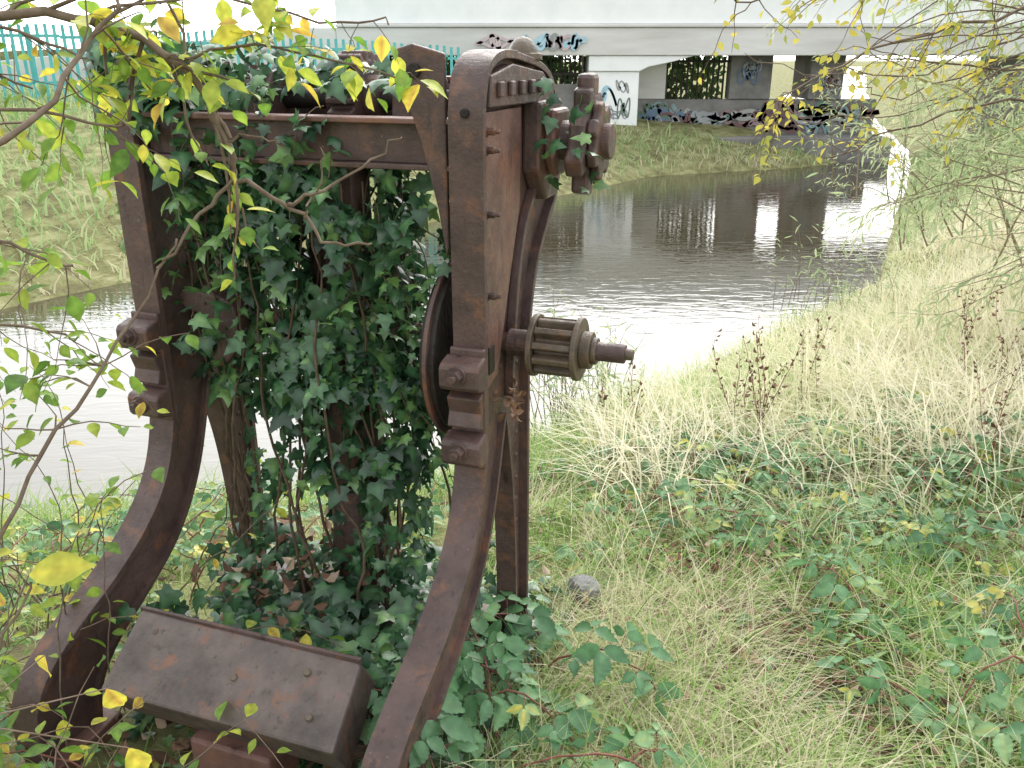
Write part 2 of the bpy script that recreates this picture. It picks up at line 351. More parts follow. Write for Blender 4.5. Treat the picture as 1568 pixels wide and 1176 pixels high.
for q,b in enumerate(np.linspace(-.02,.28,5)): box('near_top_lug_%d'%q,.0455,.056,b,b+.028,1.520,1.552,M_rust,.003)
cyl('near_top_flange_bolt_0',(.0,-.097,1.49),.010,.012,'b',M_dark)
box('near_web_slot_shade',.0305,.034,-.050,-.012,.88,.95,M_dark,.002)  # solid dark box, its colour standing for the shade inside the slot
prism('bearing_bracket',[(.25,1.50),(.45,1.50),(.465,1.32),(.42,1.25),(.32,1.25),(.25,1.33)],.0145,.062,M_rust,.008)
prism('bearing_housing',[(.29,1.48),(.42,1.48),(.43,1.36),(.39,1.31),(.32,1.31),(.28,1.36)],.062,.092,M_rust2,.01)
cyl('bearing_boss',(.105,.36,1.40),.05,.06,'s',M_rust)
def cogwheel(name,c,r,ri,h,teeth,mat,gap=None,bev=.004):
    bm=bmesh.new(); poly=[]
    for q in range(teeth):
        if gap and q in gap:
            a=2*math.pi*q/teeth; poly+=[(ri*math.cos(a),ri*math.sin(a))]; continue
        for f,rr in ((-.36,ri),(-.20,r),(.20,r),(.36,ri)):
            a=2*math.pi*(q+f)/teeth; poly.append((rr*math.cos(a),rr*math.sin(a)))
    v0=[bm.verts.new((-h/2,a,b)) for a,b in poly]; v1=[bm.verts.new((h/2,a,b)) for a,b in poly]; k=len(poly)
    bm.faces.new(v0); bm.faces.new(v1[::-1])
    for q in range(k): bm.faces.new((v0[q],v0[(q+1)%k],v1[(q+1)%k],v1[q]))
    bmesh.ops.translate(bm,verts=bm.verts,vec=c); return fin(bm,name,mat,bev)
cogwheel('broken_cog',(.152,.36,1.40),.138,.100,.046,7,M_rust,gap=(3,),bev=.008)
cogwheel('broken_cog_back',(.189,.36,1.40),.100,.080,.024,7,M_rust,bev=.006)
cyl('cog_hub',(.203,.36,1.40),.045,.04,'s',M_rust)
box('cog_top_lug',.13,.175,.33,.40,1.51,1.565,M_rust,.012)
bm=bmesh.new(); bmesh.ops.create_uvsphere(bm,u_segments=24,v_segments=12,radius=.038)
for v in bm.verts: v.co=Vector((.0+v.co.x*.95,.30+v.co.y*1.3,1.605+v.co.z*1.2))
fin(bm,'bearing_cap',M_gear,0,True)
cyl('bearing_cap_flange',(.0,.30,1.604),.048,.016,'z',M_gear)
cyl('main_shaft',(-.30,.10,.92),.024,1.27,'s',M_rust,24)
cyl('shaft_end',(.312,.10,.92),.017,.085,'s',M_gear,20,r2=.014)
cyl('pinion_flange_inner',(.105,.10,.92),.080,.014,'s',M_gear,40)
cyl('pinion_flange_outer',(.218,.10,.92),.080,.014,'s',M_gear,40)
cogwheel('pinion_teeth',(.1615,.10,.92),.074,.048,.099,11,M_gear)
cyl('pinion_hub',(.238,.10,.92),.047,.027,'s',M_gear,32)
cyl('pinion_hub_cap',(.258,.10,.92),.034,.014,'s',M_gear,24)
cyl('shaft_collar',(.065,.10,.92),.035,.066,'s',M_rust,24)
cyl('brake_drum',(-.10,.10,.90),.225,.04,'s',M_dark,64,bev=.006)
cyl('brake_drum_rim',(-.10,.10,.90),.24,.012,'s',M_rust,64)
cyl('drum_boss',(-.15,.10,.90),.07,.07,'s',M_rust,32)
gp=[(-.175,1.59),(-.168,1.62),(-.13,1.63),(-.055,1.61),(-.055,1.19),(-.062,1.17),(-.080,1.28),(-.115,1.42),(-.150,1.52)]
prism('gusset_plate',gp,-.072,-.058,M_rust,.004,'sz')
cyl('gusset_eye_shade',(-.125,-.077,1.575),.016,.010,'b',M_dark,20)  # solid dark disc on the plate, painted for the shade of the hole
box('front_beam_web',-.885,-.045,-.045,-.033,1.375,1.462,M_rust,.002)
box('front_beam_top_flange',-.885,-.045,-.070,-.005,1.4625,1.475,M_rust2,.003)
box('front_beam_bottom_flange',-.885,-.045,-.070,-.005,1.362,1.3745,M_rust,.003)
box('rear_beam',-.885,-.045,.36,.40,1.36,1.54,M_rust,.005)
box('rear_beam_cap',-.885,-.045,.33,.42,1.541,1.555,M_rust2,.003)
cyl('top_shaft',(-.47,.22,1.50),.026,.9,'s',M_dark,24)
cogwheel('top_gear',(-.42,.22,1.50),.12,.098,.07,22,M_rust)
cyl('top_gear_hub',(-.42,.22,1.50),.06,.14,'s',M_rust,24)
for q,s in enumerate((-.68,-.24)):
    prism('top_pedestal_%d'%q,[(.10,1.40),(.12,1.52),(.17,1.57),(.27,1.57),(.32,1.52),(.34,1.40)],s-.04,s+.04,M_rust,.008)
    bolt('pedestal_nut_%d'%q,(s,.14,1.55),'z',.018,1); bolt('pedestal_nut_b%d'%q,(s,.30,1.55),'z',.018,1)
box('mid_beam',-.885,-.045,.10,.34,1.36,1.40,M_rust,.004)
cyl('central_column',(-.46,.14,.68),.085,1.42,'z',M_rust,28)
cyl('column_collar',(-.46,.14,.42),.105,.05,'z',M_rust,28)
box('column_guide',-.56,-.36,.04,.055,1.18,1.35,M_rust)
prism('far_inner_bracket',chai([(-.80,.80),(-.76,.80),(-.71,.86),(-.70,.97),(-.74,1.00),(-.80,1.01),(-.885,1.01),(-.885,.96),(-.80,.94),(-.78,.86)],1).tolist(),-.02,.05,M_rust,.006,'sz')
bm=bmesh.new()
C=[(-.752,-.465,.305),(-.135,-.46,.300),(-.115,-.640,.198),(-.735,-.648,.205)]
nrm=Vector((0,-.5,.87)).normalized(); vt=[bm.verts.new(c) for c in C]; vb=[bm.verts.new(Vector(c)-nrm*.13) for c in C]
bm.faces.new(vt); bm.faces.new(vb[::-1])
for q in range(4): bm.faces.new((vt[q],vt[(q+1)%4],vb[(q+1)%4],vb[q]))
fin(bm,'cast_iron_weight',M_box,.007)
prism('weight_top_lip',[(-.466,.3105),(-.456,.3105),(-.450,.19),(-.462,.19)],-.757,-.135,M_rust,.003)
box('weight_bracket',-.52,-.30,-.62,-.50,-.02,.10,M_rust2,.008)
box('weight_support_beam',-.90,-.03,-.46,-.38,-.04,.05,M_rust,.005)
box('base_tie_beam',-.90,-.03,.14,.22,-.06,.03,M_rust,.005)
for q,(s,t) in enumerate([(-.68,.22),(-.60,.75),(-.25,.25),(-.2,.7),(-.42,.5)]):
    c=Vector((s,-.465-.18*t,.304-.102*t)); bm=bmesh.new(); bmesh.ops.create_cone(bm,cap_ends=True,segments=16,radius1=.009,radius2=.007,depth=.004)
    bmesh.ops.transform(bm,matrix=Matrix.Translation(c)@Matrix.Rotation(math.radians(30),4,'X'),verts=bm.verts); fin(bm,'weight_rivet_%d'%q,M_gear,0)

ca,sa=math.cos(math.radians(19)),math.sin(math.radians(19))
def m2w(s,b,z):
    s=np.asarray(s,float);b=np.asarray(b,float);z=np.asarray(z,float)+0*s
    return np.stack([-.07+s*ca+b*sa,2.0-s*sa+b*ca,z],-1)
def md(s,b,z): return m2w(s,b,z)-np.array([-.07,2.0,0])

# ------------------------------------------------------------ ivy
IV=Leaves(); TI=Tubes()
def ivycol(s0,b0,z0,z1,rad,n,size=(.028,.06),rb=.45,thr=.27,sz=7):
    z=rng.uniform(z0,z1,n); ph=rng.uniform(0,2*math.pi,n)
    r=rad*(.55+.75*vnoise(ph*1.6+s0*9,z*5,9))*np.sqrt(rng.uniform(.45,1.2,n))
    s=s0+r*np.cos(ph); b=b0+r*np.sin(ph)
    P=m2w(s,b,z); o=md(np.cos(ph),np.sin(ph),0*ph)
    D=o*.4+np.array([0,0,-1.])+rng.normal(0,.6,(n,3)); N=o+np.array([0,0,.45])+rng.normal(0,.5,(n,3))
    cl=vnoise(ph*1.3+s0*5,z*sz,21); keep=cl>thr
    big=rng.choice([.55,.8,1,1.25,1.7],n,p=[.2,.3,.27,.16,.07])
    IV.add(P[keep],D[keep],N[keep],(rng.uniform(*size,n)*big)[keep],(rb-.15+.3*cl+.24*rng.normal(size=n))[keep])
ivycol(-.44,.10,.80,1.38,.205,1900)
ivycol(-.39,.10,.48,.92,.19,820)
ivycol(-.31,.06,.22,.85,.10,420)
ivycol(-.46,.14,.12,.5,.11,110)
ivycol(-.765,.08,.72,1.36,.10,650)
ivycol(-.74,.10,.30,.75,.06,90)
ivycol(-.92,.02,1.44,1.66,.11,330,rb=.5)
ivycol(-.99,-.02,1.0,1.5,.04,60,rb=.75)
ivycol(-.60,.1,1.18,1.36,.15,380)
ivycol(-.20,.05,1.16,1.36,.10,130,rb=.6)
def ivybox(s0,s1,b0,b1,z0,z1,n,size=(.03,.06),rb=.5,up=.8):
    s=rng.uniform(s0,s1,n);b=rng.uniform(b0,b1,n);z=rng.uniform(z0,z1,n)
    P=m2w(s,b,z); D=rng.normal(0,.6,(n,3))+md(0,-.5,-.4); N=np.array([0,0,up])+md(0,-.6,0)+rng.normal(0,.4,(n,3))
    IV.add(P,D,N,rng.uniform(*size,n),rb+.25*rng.normal(size=n))
ivybox(-.95,-.60,-.10,.3,1.50,1.63,200)
ivybox(-.60,-.2,-.05,.3,1.53,1.60,60)
ivybox(-.85,-.35,-.10,-.04,1.36,1.52,36)
ivybox(.06,.12,.2,.3,1.30,1.55,12,(.03,.05),.6)
ivybox(.14,.21,.22,.36,1.28,1.5,20,(.03,.05),.7)
n=1200; s=rng.uniform(-.9,.12,n); b=rng.uniform(-.5,.5,n); P=m2w(s,b,0); P[:,2]=hgt(P[:,0],P[:,1])+rng.uniform(.0,.17,n)*(.3+vnoise(P[:,0]*6,P[:,1]*6,5))
IV.add(P,rng.normal(0,1,(n,3))*[1,1,.3],np.array([0,-.25,1.])+rng.normal(0,.35,(n,3)),rng.uniform(.025,.07,n),.45+.28*rng.normal(size=n))
ivybox(-.88,-.05,-.42,.25,.05,.24,460,(.035,.075),.45,1.2)
for q in range(20):
    s0=-.45+rng.normal(0,.10); b0=.08+rng.normal(0,.08); pts=[]
    for z in np.arange(0,1.35,.12): s0+=rng.normal(0,.025); b0+=rng.normal(0,.02); pts.append(m2w(s0,b0,z))
    TI.add(rough_path(pts,1,.003),.005,.003)
for q in range(9):
    s0=-.82+rng.normal(0,.04); b0=.02+rng.normal(0,.04); pts=[]
    for z in np.arange(0,1.5,.12): s0+=rng.normal(0,.018); b0+=rng.normal(0,.02); pts.append(m2w(s0,b0,z))
    TI.add(rough_path(pts,1,.003),.006,.003)
for q in range(20):
    shoot(TI,IV,m2w(-.30+.07*rng.normal(),.0,rng.uniform(.7,1.3)),md(.6,-.3,-.3),rng.uniform(.12,.26),7,.002,.04,.35,.25,(.7,.2),0)
for q in range(30):
    shoot(TI,IV,m2w(rng.uniform(-.85,-.3),-.02,rng.uniform(.9,1.5)),md(rng.normal()*.5,-.8,-.1),rng.uniform(.1,.22),6,.002,.052,.4,.3,(.7,.2),0)
group('ivy',[IV.build('ivy_leaves',T_iv,M_ivy),TI.build('ivy_stems',M_ivystem)])

# ------------------------------------------------------------ shrub overhanging from the left
Lb=Leaves(); Tb=Tubes()
def br(P,r0,r1,sub=0,ls=.042,rb=(.5,.25),sl=(.10,.24),dirb=(0,0,0)):
    P=rough_path(P,2,.004); Tb.add(P,r0,r1,6)
    for q in range(sub):
        k=rng.integers(1,len(P)-1); d=norm(P[min(k+2,len(P)-1)]-P[k-1]); sd=norm(rng.normal(0,1,3)*[1,.6,.8]+np.array(dirb))
        shoot(Tb,Lb,P[k],d*.5+sd*.8,rng.uniform(*sl),rng.integers(4,8),r1*.6,ls*rng.uniform(.75,1.2),.06,.2,rb)
    return P
br([(-1.75,1.0,-.05),(-1.6,1.1,.7),(-1.35,1.2,1.45),(-1.2,1.35,2.3)],.022,.012)
br([(-1.35,1.2,1.45),(-1.1,1.33,1.64),(-.78,1.416,1.664),(-.624,1.467,1.656),(-.529,1.49,1.578),(-.481,1.502,1.469),(-.479,1.50,1.409)],.009,.006,18,.042,(.52,.24))
br([(-.479,1.50,1.409),(-.389,1.494,1.363),(-.326,1.486,1.287),(-.246,1.49,1.296)],.005,.002,0)
br([(-.389,1.494,1.363),(-.34,1.51,1.38),(-.28,1.533,1.411),(-.194,1.556,1.47)],.004,.0015,0,.035)
br([(-.479,1.50,1.409),(-.537,1.453,1.34),(-.591,1.395,1.273)],.004,.002,0)
br([(-.36,1.49,1.34),(-.33,1.50,1.40),(-.32,1.50,1.46)],.0025,.001,0)
br([(-.481,1.502,1.469),(-.43,1.50,1.48),(-.39,1.50,1.46)],.0025,.001,0)
br([(-.481,1.502,1.469),(-.53,1.51,1.58),(-.572,1.532,1.72)],.004,.002,3,.04)
br([(-.56,1.48,1.60),(-.45,1.50,1.62),(-.3,1.52,1.60),(-.17,1.5,1.57)],.003,.0015,15,.042,(.58,.24),(.05,.13))
br([(-.7,1.45,1.66),(-.5,1.5,1.70),(-.33,1.5,1.66),(-.2,1.5,1.65)],.003,.0015,14,.045,(.6,.25),(.05,.14))
br([(-1.2,1.0,1.2),(-.95,1.05,1.4),(-.66,1.134,1.485),(-.61,1.28,1.59),(-.578,1.368,1.68)],.006,.003,12,.040,(.5,.22))
br([(-1.3,1.25,1.5),(-.95,1.3,1.57),(-.75,1.38,1.52),(-.62,1.42,1.50)],.005,.002,16,.040,(.5,.24))
br([(-1.3,1.25,1.7),(-1.0,1.3,1.72),(-.8,1.38,1.66),(-.66,1.42,1.60)],.005,.002,20,.042,(.52,.24))
br([(-1.3,1.35,1.6),(-1.1,1.4,1.72),(-.95,1.5,1.60),(-.85,1.6,1.55)],.004,.002,20,.042,(.45,.24))
br([(-1.3,1.25,1.4),(-1.0,1.2,1.42),(-.8,1.25,1.36),(-.68,1.3,1.30)],.005,.002,13,.038,(.45,.25))
br([(-1.45,1.2,1.2),(-1.1,1.3,1.25),(-.9,1.4,1.18),(-.8,1.5,1.12)],.004,.002,10,.038,(.4,.25))
C1=br([(-1.05,.85,.0),(-.9,1.0,.6),(-.775,1.146,.957),(-.706,1.242,1.068),(-.636,1.337,1.179),(-.57,1.443,1.313)],.005,.002,0)
for q in range(12):
    k=rng.integers(12,len(C1)-6); shoot(Tb,Lb,C1[k],np.array([-.5+rng.normal()*.5,.2,.1]),rng.uniform(.08,.2),5,.0015,.032,.1,.2,(.35,.15))
for q in range(74):
    x=rng.uniform(-1.6,-.75); y=rng.uniform(1.05,2.4)
    if x>-1.0 and y>1.45: x-=.45
    b0=np.array([x,y,0.]); h=rng.uniform(.4,.95) if x<-.85 else rng.uniform(.25,.5)
    d=np.array([rng.normal()*.25+.1,rng.normal()*.25,1.])
    shoot(Tb,Lb,b0,d,h,rng.integers(10,16),.003,.048,.06,.16,(.5,.27),.3)
# a few big turning leaves on a bramble shoot close to the viewer
P=rough_path([(-.86,.62,.0),(-.78,.72,.5),(-.66,.80,.85),(-.57,.86,1.02)],2,.004); Tb.add(P,.004,.0015,5)
for (p,d,sz,rv) in [((-.57,.86,1.03),(.9,.1,.15),.075,.80),((-.60,.84,1.0),(-.8,.1,-.2),.06,.75),((-.62,.93,.86),(-.3,.2,-.9),.055,.90),((-.53,.90,.83),(.2,.2,-.9),.05,.92),((-.50,.87,.76),(.3,.1,-.9),.055,.88),((-.66,.80,.86),(-.9,.2,.1),.06,.6)]:
    Tb.add([P[-6],p],.0015,.001,3); Lb.add(p,d,(0,-.6,.8),sz,rv)
group('overhanging_shrub',[Lb.build('shrub_leaves',T_ov,M_yel),Tb.build('shrub_branches',M_bark)])

# ------------------------------------------------------------ willow on the right bank
Lw=Leaves(); Tw=Tubes()
tr=[rough_path([(4.3,5.9,-.3),(4.1,5.7,.5),(3.8,5.5,1.4),(3.5,5.3,2.4)],2,.02),rough_path([(5.2,7.2,-.3),(5.0,7.2,.8),(4.7,7.2,2.0),(4.3,7.2,2.8)],2,.02),rough_path([(4.1,4.6,-.2),(3.9,4.5,.8),(3.5,4.3,1.9),(3.3,4.1,2.6)],2,.02)]
for t in tr: Tw.add(t,.06,.025,8)
def wbranch(p,d,ln,sub,nod=(9,14)):
    P=[np.array(p,float)]; d=norm(np.array(d,float))
    for q in range(9): d=norm(d+rng.normal(0,.09,3)+np.array([0,0,-.03])); P.append(P[-1]+d*ln/9)
    P=np.array(P); Tw.add(P,.009,.002,5)
    for q in range(sub):
        k=rng.integers(1,10); dd=norm(P[min(k+1,9)]-P[k-1])
        shoot(Tw,Lw,P[k],dd*.9+rng.normal(0,.5,3)+np.array([-.15,0,.08]),rng.uniform(.25,.6),rng.integers(*nod),.0022,.088,.03,.10,(.45,.22),.05,wdir=.6)
for q in range(66):
    t=tr[rng.integers(0,3)]; k=rng.integers(3,len(t)); wbranch(t[k],(-1+rng.normal()*.25,-.15+rng.normal()*.5,.12+rng.normal()*.4),rng.uniform(1.0,1.8),10)
for q in range(46):
    wbranch((rng.uniform(3.6,6.6),rng.uniform(6.4,10.5),rng.uniform(-.2,.2)),(-.35+rng.normal()*.3,rng.normal()*.3,1.0),rng.uniform(.8,1.8),9)
group('willow_tree',[Lw.build('willow_leaves',T_wi,M_wil),Tw.build('willow_branches',M_bark2)])
Ly=Leaves(); Ty=Tubes()
def yb(P,r,sub,k0=2):
    P=rough_path(P,2,.012); Ty.add(P,r,.003,5)
    for q in range(sub):
        k=rng.integers(k0,len(P)-1); shoot(Ty,Ly,P[k],norm(P[min(k+2,len(P)-1)]-P[k-1])*.6+rng.normal(0,.7,3)+np.array([0,0,-.15]),rng.uniform(.12,.42),rng.integers(5,10),.0028,.048,.1,.2,(.45,.3),.2)
yb([(3.7,4.4,1.5),(3.0,4.4,1.85),(2.3,4.3,1.80),(1.7,4.2,1.66),(1.2,4.1,1.42)],.013,42,5)
yb([(3.5,4.2,1.9),(2.8,4.3,2.10),(2.0,4.2,2.00),(1.3,4.1,1.86),(.95,4.0,1.84)],.011,36,5)
yb([(3.9,4.6,1.0),(3.2,4.7,1.35),(2.5,4.7,1.42),(1.9,4.6,1.20),(1.6,4.5,1.12)],.011,16,5)
yb([(3.6,4.5,1.6),(2.9,4.6,1.5),(2.3,4.5,1.58),(1.7,4.4,1.60)],.010,30,4)
for q in range(7):
    P=rough_path([(3.4,4.5,1.6+.1*rng.normal()),(2.6,4.4+.1*rng.normal(),1.75+.12*rng.normal()),(1.9,4.3,1.65+.15*rng.normal()),(1.3+.2*rng.normal(),4.2,1.45+.18*rng.normal())],2,.02); Ty.add(P,.006,.0015,4)
group('alder_sapling',[Ly.build('alder_leaves',T_ov,M_wily),Ty.build('alder_branches',M_bark)])

# ------------------------------------------------------------ brambles
LB=Leaves(); TB=Tubes()
def tri(p,d,size,rv):
    d=norm(np.array(d)); up=np.array([0,0,1.]); sd=norm(np.cross(d,up)); nn=up*.9+rng.normal(0,.4,3)+np.array([0,-.25,0])
    dr=np.array([0,0,-.25])
    LB.add([p+d*size*.2,p+sd*size*.05,p-sd*size*.05],[d+dr,sd+d*.35+dr,-sd+d*.35+dr],[nn+.25*rng.normal(0,1,3) for _ in range(3)],[size,size*.82,size*.82],[rv,rv+.05,rv-.05])
def cane(p,d,ln,h,size,rv,nodes=None):
    nodes=nodes or int(ln/.055)+2; p=np.array(p,float); d=norm(np.array(d,float)); P=[p.copy()]
    for q in range(nodes):
        t=(q+1)/nodes; v=norm(np.array([d[0],d[1],h*(1-2.1*t)])+rng.normal(0,.13,3)); p=p+v*ln/nodes
        g=float(hgt(p[0],p[1])); p[2]=max(p[2],g+.03); P.append(p.copy())
        if t>.12:
            sg=1 if q%2 else -1; sd=norm(np.cross(v,[0,0,1])); pd=norm(v*.3+sd*sg+np.array([0,0,.5])+rng.normal(0,.25,3)); e=p+pd*size*.7
            TB.add([p,e],.0012,.001,3); tri(e,norm(pd*[1,1,.1]),size*rng.uniform(.55,1.25),rv+rng.normal()*.24)
    TB.add(P,.0035,.0018,5)
def canes(n,x0,x1,y0,y1,ln,h,size,rv,mask=0):
    c=0
    while c<n:
        x=rng.uniform(x0,x1); y=rng.uniform(y0,y1)
        if vnoise(x*1.1,y*1.1,31)<mask: continue
        a=rng.uniform(0,2*math.pi); cane((x,y,float(hgt(x,y))),(math.cos(a),math.sin(a),0),rng.uniform(*ln),rng.uniform(*h),rng.uniform(*size),rv); c+=1
canes(120,.75,3.3,2.5,4.0,(.3,.8),(.6,1.8),(.04,.07),.56,.34)
canes(70,1.1,2.8,1.7,3.2,(.3,.7),(.5,1.6),(.04,.075),.56,.42)
canes(44,.15,1.2,2.8,4.2,(.3,.6),(.5,1.2),(.035,.06),.58)
canes(16,.4,1.6,1.5,2.3,(.2,.45),(.3,.7),(.035,.055),.6,.45)
for q,(x,y,a,l) in enumerate([(-.45,1.75,-.6,.5),(-.3,1.8,-1.2,.45),(-.2,1.85,-.5,.4),(-.5,1.9,-.9,.5),(-.1,1.95,-1.4,.45),(-.35,1.95,-1.6,.5),(-.1,1.75,-.4,.35),(.1,1.9,-.2,.4),(-.2,2.0,.2,.4),(-.3,1.9,-1.0,.4),(-.4,2.0,-.3,.45),(-.15,2.05,-1.2,.4),(-.55,1.95,-1.2,.35),(-.65,2.0,-.8,.3)]):
    cane((x,y,.05),(math.cos(a),math.sin(a),0),l,1.5,.078,.38)
cane((.35,1.5,.05),(-1,.1,0),.45,1.0,.065,.5); cane((.2,1.45,.03),(.6,.6,0),.35,1.2,.06,.5); cane((-.1,1.3,.05),(.9,.2,0),.3,1.0,.06,.6); cane((1.5,1.5,.05),(-.9,.3,0),.5,1.2,.075,.5); cane((1.4,1.9,.05),(-.6,-.4,0),.45,1.2,.07,.55)
group('bramble_bush',[LB.build('bramble_leaves',T_br,M_bram),TB.build('bramble_canes',M_redstem)])
LB=Leaves(); TB=Tubes()
canes(70,-2.6,-1.0,1.5,3.6,(.3,.8),(.7,1.5),(.04,.06),.6)
canes(26,-1.35,-.75,1.0,1.7,(.2,.45),(.6,1.3),(.035,.055),.65)
canes(26,-1.2,.1,2.6,3.5,(.25,.5),(.7,1.3),(.04,.06),.6)
group('bramble_thicket',[LB.build('thicket_leaves',T_br,M_bram),TB.build('thicket_canes',M_redstem)])

# ------------------------------------------------------------ grasses
def wedge(n,r0,r1,a0,a1,pw=1.0):
    r=r0+(r1-r0)*rng.random(n)**pw; a=np.radians(rng.uniform(a0,a1,n)); return r*np.sin(a),r*np.cos(a)
def onland(x,y,margin=.05):
    ins,dn,df_=river(x,y); return (~ins)&(np.minimum(dn,df_)>margin),dn,df_
def inmach(x,y):
    dx=x+.07; dy=y-2.0; s=dx*ca-dy*sa; b=dx*sa+dy*ca; return (s>-1.0)&(s<.06)&(b>-.72)&(b<.4)
x,y=wedge(50000,.75,5.5,-50,50,1.15); ok,dn,df_=onland(x,y); ok&=~(inmach(x,y)&(rng.random(len(x))<.9))&(dn<df_+99)
pth=vnoise(x*1.6,y*1.6,55); ok&=~((pth<.36)&(rng.random(len(x))<.7)); ok&=y>.35
x,y=x[ok],y[ok]; m=len(x); nz_=vnoise(x*1.5,y*1.5,77)
H=rng.uniform(.04,.14,m)*(.6+.9*vnoise(x*3,y*3,12)); P=np.c_[x,y,hgt(x,y)-.005]
g1=blades('turf',P,H,rng.uniform(.003,.006,m),rng.uniform(.2,1.3,m),.25+.5*nz_+.25*rng.normal(size=m),M_grass)
cx,cy=wedge(850,1.0,6.0,-5,52); cx=np.r_[cx,rng.uniform(1.0,1.9,90)]; cy=np.r_[cy,rng.uniform(1.5,2.4,90)]; m0=26
x=np.repeat(cx,m0)+rng.normal(0,.035,len(cx)*m0); y=np.repeat(cy,m0)+rng.normal(0,.035,len(cx)*m0); hh=np.repeat(rng.uniform(.5,1.15,len(cx)),m0); cc=np.repeat(rng.uniform(.1,1.0,len(cx)),m0)
ok,dn,df_=onland(x,y); ok&=~inmach(x,y); x,y,hh,cc=x[ok],y[ok],hh[ok],cc[ok]; m=len(x)
g2=blades('tufts',np.c_[x,y,hgt(x,y)-.01],rng.uniform(.14,.34,m)*hh,rng.uniform(.003,.007,m),rng.uniform(.3,1.5,m),cc+.12*rng.normal(size=m),M_grass)
x=rng.uniform(.4,8.5,66000); y=rng.uniform(3.0,13,66000); ok,dn,df_=onland(x,y,.12); ok&=(dn<df_)&(x/y<1.0)
dens=sst((y-3.1+.6*(vnoise(x*2,y*2,8)-.5))/.8)*(.3+1.0*vnoise(x*1.6,y*1.6,91)); ok&=rng.random(len(x))<dens
x,y,dn=x[ok],y[ok],dn[ok]; m=len(x)
g3=blades('straw',np.c_[x,y,hgt(x,y)-.01],rng.uniform(.26,.68,m)*(.36+.64*sst(dn/1.5))*(.6+.8*vnoise(x*2.3,y*2.3,60)),rng.uniform(.004,.009,m)*(1+y/11),rng.uniform(.2,1.5,m),.32+.50*vnoise(x*1.3,y*1.3,44)+.22*rng.normal(size=m)+.15*sst((dn-.3)/2),M_straw,ang=rng.normal(3.4,1.5,m))
x,y=wedge(20000,3.6,9.5,-50,28); ok,dn,df_=onland(x,y,.03); ok&=(dn<1.3)&(dn<df_); x,y,dn=x[ok],y[ok],dn[ok]; m=len(x)
g4=blades('sedge',np.c_[x,y,hgt(x,y)-.01],rng.uniform(.12,.38,m)*(.5+.8*vnoise(x*3,y*3,2)),rng.uniform(.004,.009,m),rng.uniform(.2,1.2,m),.3+.35*vnoise(x*2,y*2,19)+.15*rng.normal(size=m),M_grass)
x=rng.uniform(-.25,.75,8500); y=rng.uniform(1.1,2.5,8500); ok=~inmach(x,y); x,y=x[ok],y[ok]; m=len(x)
g5=blades('dry_grass',np.c_[x,y,hgt(x,y)-.01],rng.uniform(.10,.32,m),rng.uniform(.0015,.0035,m),rng.uniform(.3,1.8,m),.85+.2*rng.normal(size=m),M_grass,ang=rng.normal(-.6,1.3,m))
group('meadow_grass',[g1,g2,g3,g4,g5])
x=rng.uniform(-24,14,66000); y=rng.uniform(6,34,66000); ok,dn,df_=onland(x,y,.05); ok&=(df_<dn)&(df_<13)&(np.abs(x)<y*.95+2)&~((y>21.5)&(x>1.5)); x,y,df_=x[ok],y[ok],df_[ok]; m=len(x)
g6=blades('far_bank_grass',np.c_[x,y,hgt(x,y)-.02],rng.uniform(.12,.40,m)*(.5+vnoise(x*1.1,y*1.1,6)),rng.uniform(.022,.042,m),rng.uniform(.2,1.3,m),.2+.5*vnoise(x*.7,y*.7,15)+.18*rng.normal(size=m)+.45*np.exp(-df_/.7),M_fgrass)
x=rng.uniform(4,26,20000); y=rng.uniform(11,22,20000); ok,dn,df_=onland(x,y,.1); ok&=(dn<df_); x,y=x[ok],y[ok]; m=len(x)
g7=blades('embankment_grass',np.c_[x,y,hgt(x,y)-.02],rng.uniform(.15,.6,m),rng.uniform(.025,.05,m),rng.uniform(.2,1.3,m),.25+.4*vnoise(x*.9,y*.9,25)+.15*rng.normal(size=m),M_fgrass)
Tr=Tubes(); Lr=Leaves()
for q in range(76):
    if q<50: x,y=rng.uniform(.1,.75),rng.uniform(4.6,5.6)
    else: x,y=rng.uniform(2.6,3.8),rng.uniform(7.4,8.6)
    shoot(Tr,Lr,(x,y,-.75),(rng.normal()*.15,rng.normal()*.15,1),rng.uniform(.5,.95),12,.004,.11,.02,.08,(.4,.2),.3,wdir=.5)
group('reed_clump',[Lr.build('reed_leaves',T_wi,M_wil),Tr.build('reed_stems',M_bark2)])
# brown dock stalks in the meadow
Td=Tubes(); Ld_=Leaves()
for (x,y) in [(1.25,3.95),(1.32,4.05),(1.2,4.1),(1.75,4.6),(2.7,4.7),(2.8,4.6),(.62,4.2),(2.2,3.6),(3.1,5.6),(-3.9,10.5),(-4.5,9.9),(-5.2,9.0)]:
    g=float(hgt(x,y))
    for q in range(3): shoot(Td,Ld_,(x+rng.normal(0,.03),y+rng.normal(0,.03),g),(rng.normal()*.12,rng.normal()*.12,1),rng.uniform(.45,.75),26,.003,.028,.0,.06,(.35,.2),.35,wdir=.6)
group('dock_stalks',[Ld_.build('dock_seed_heads',T_de,M_dead),Td.build('dock_stems',M_redstem)])

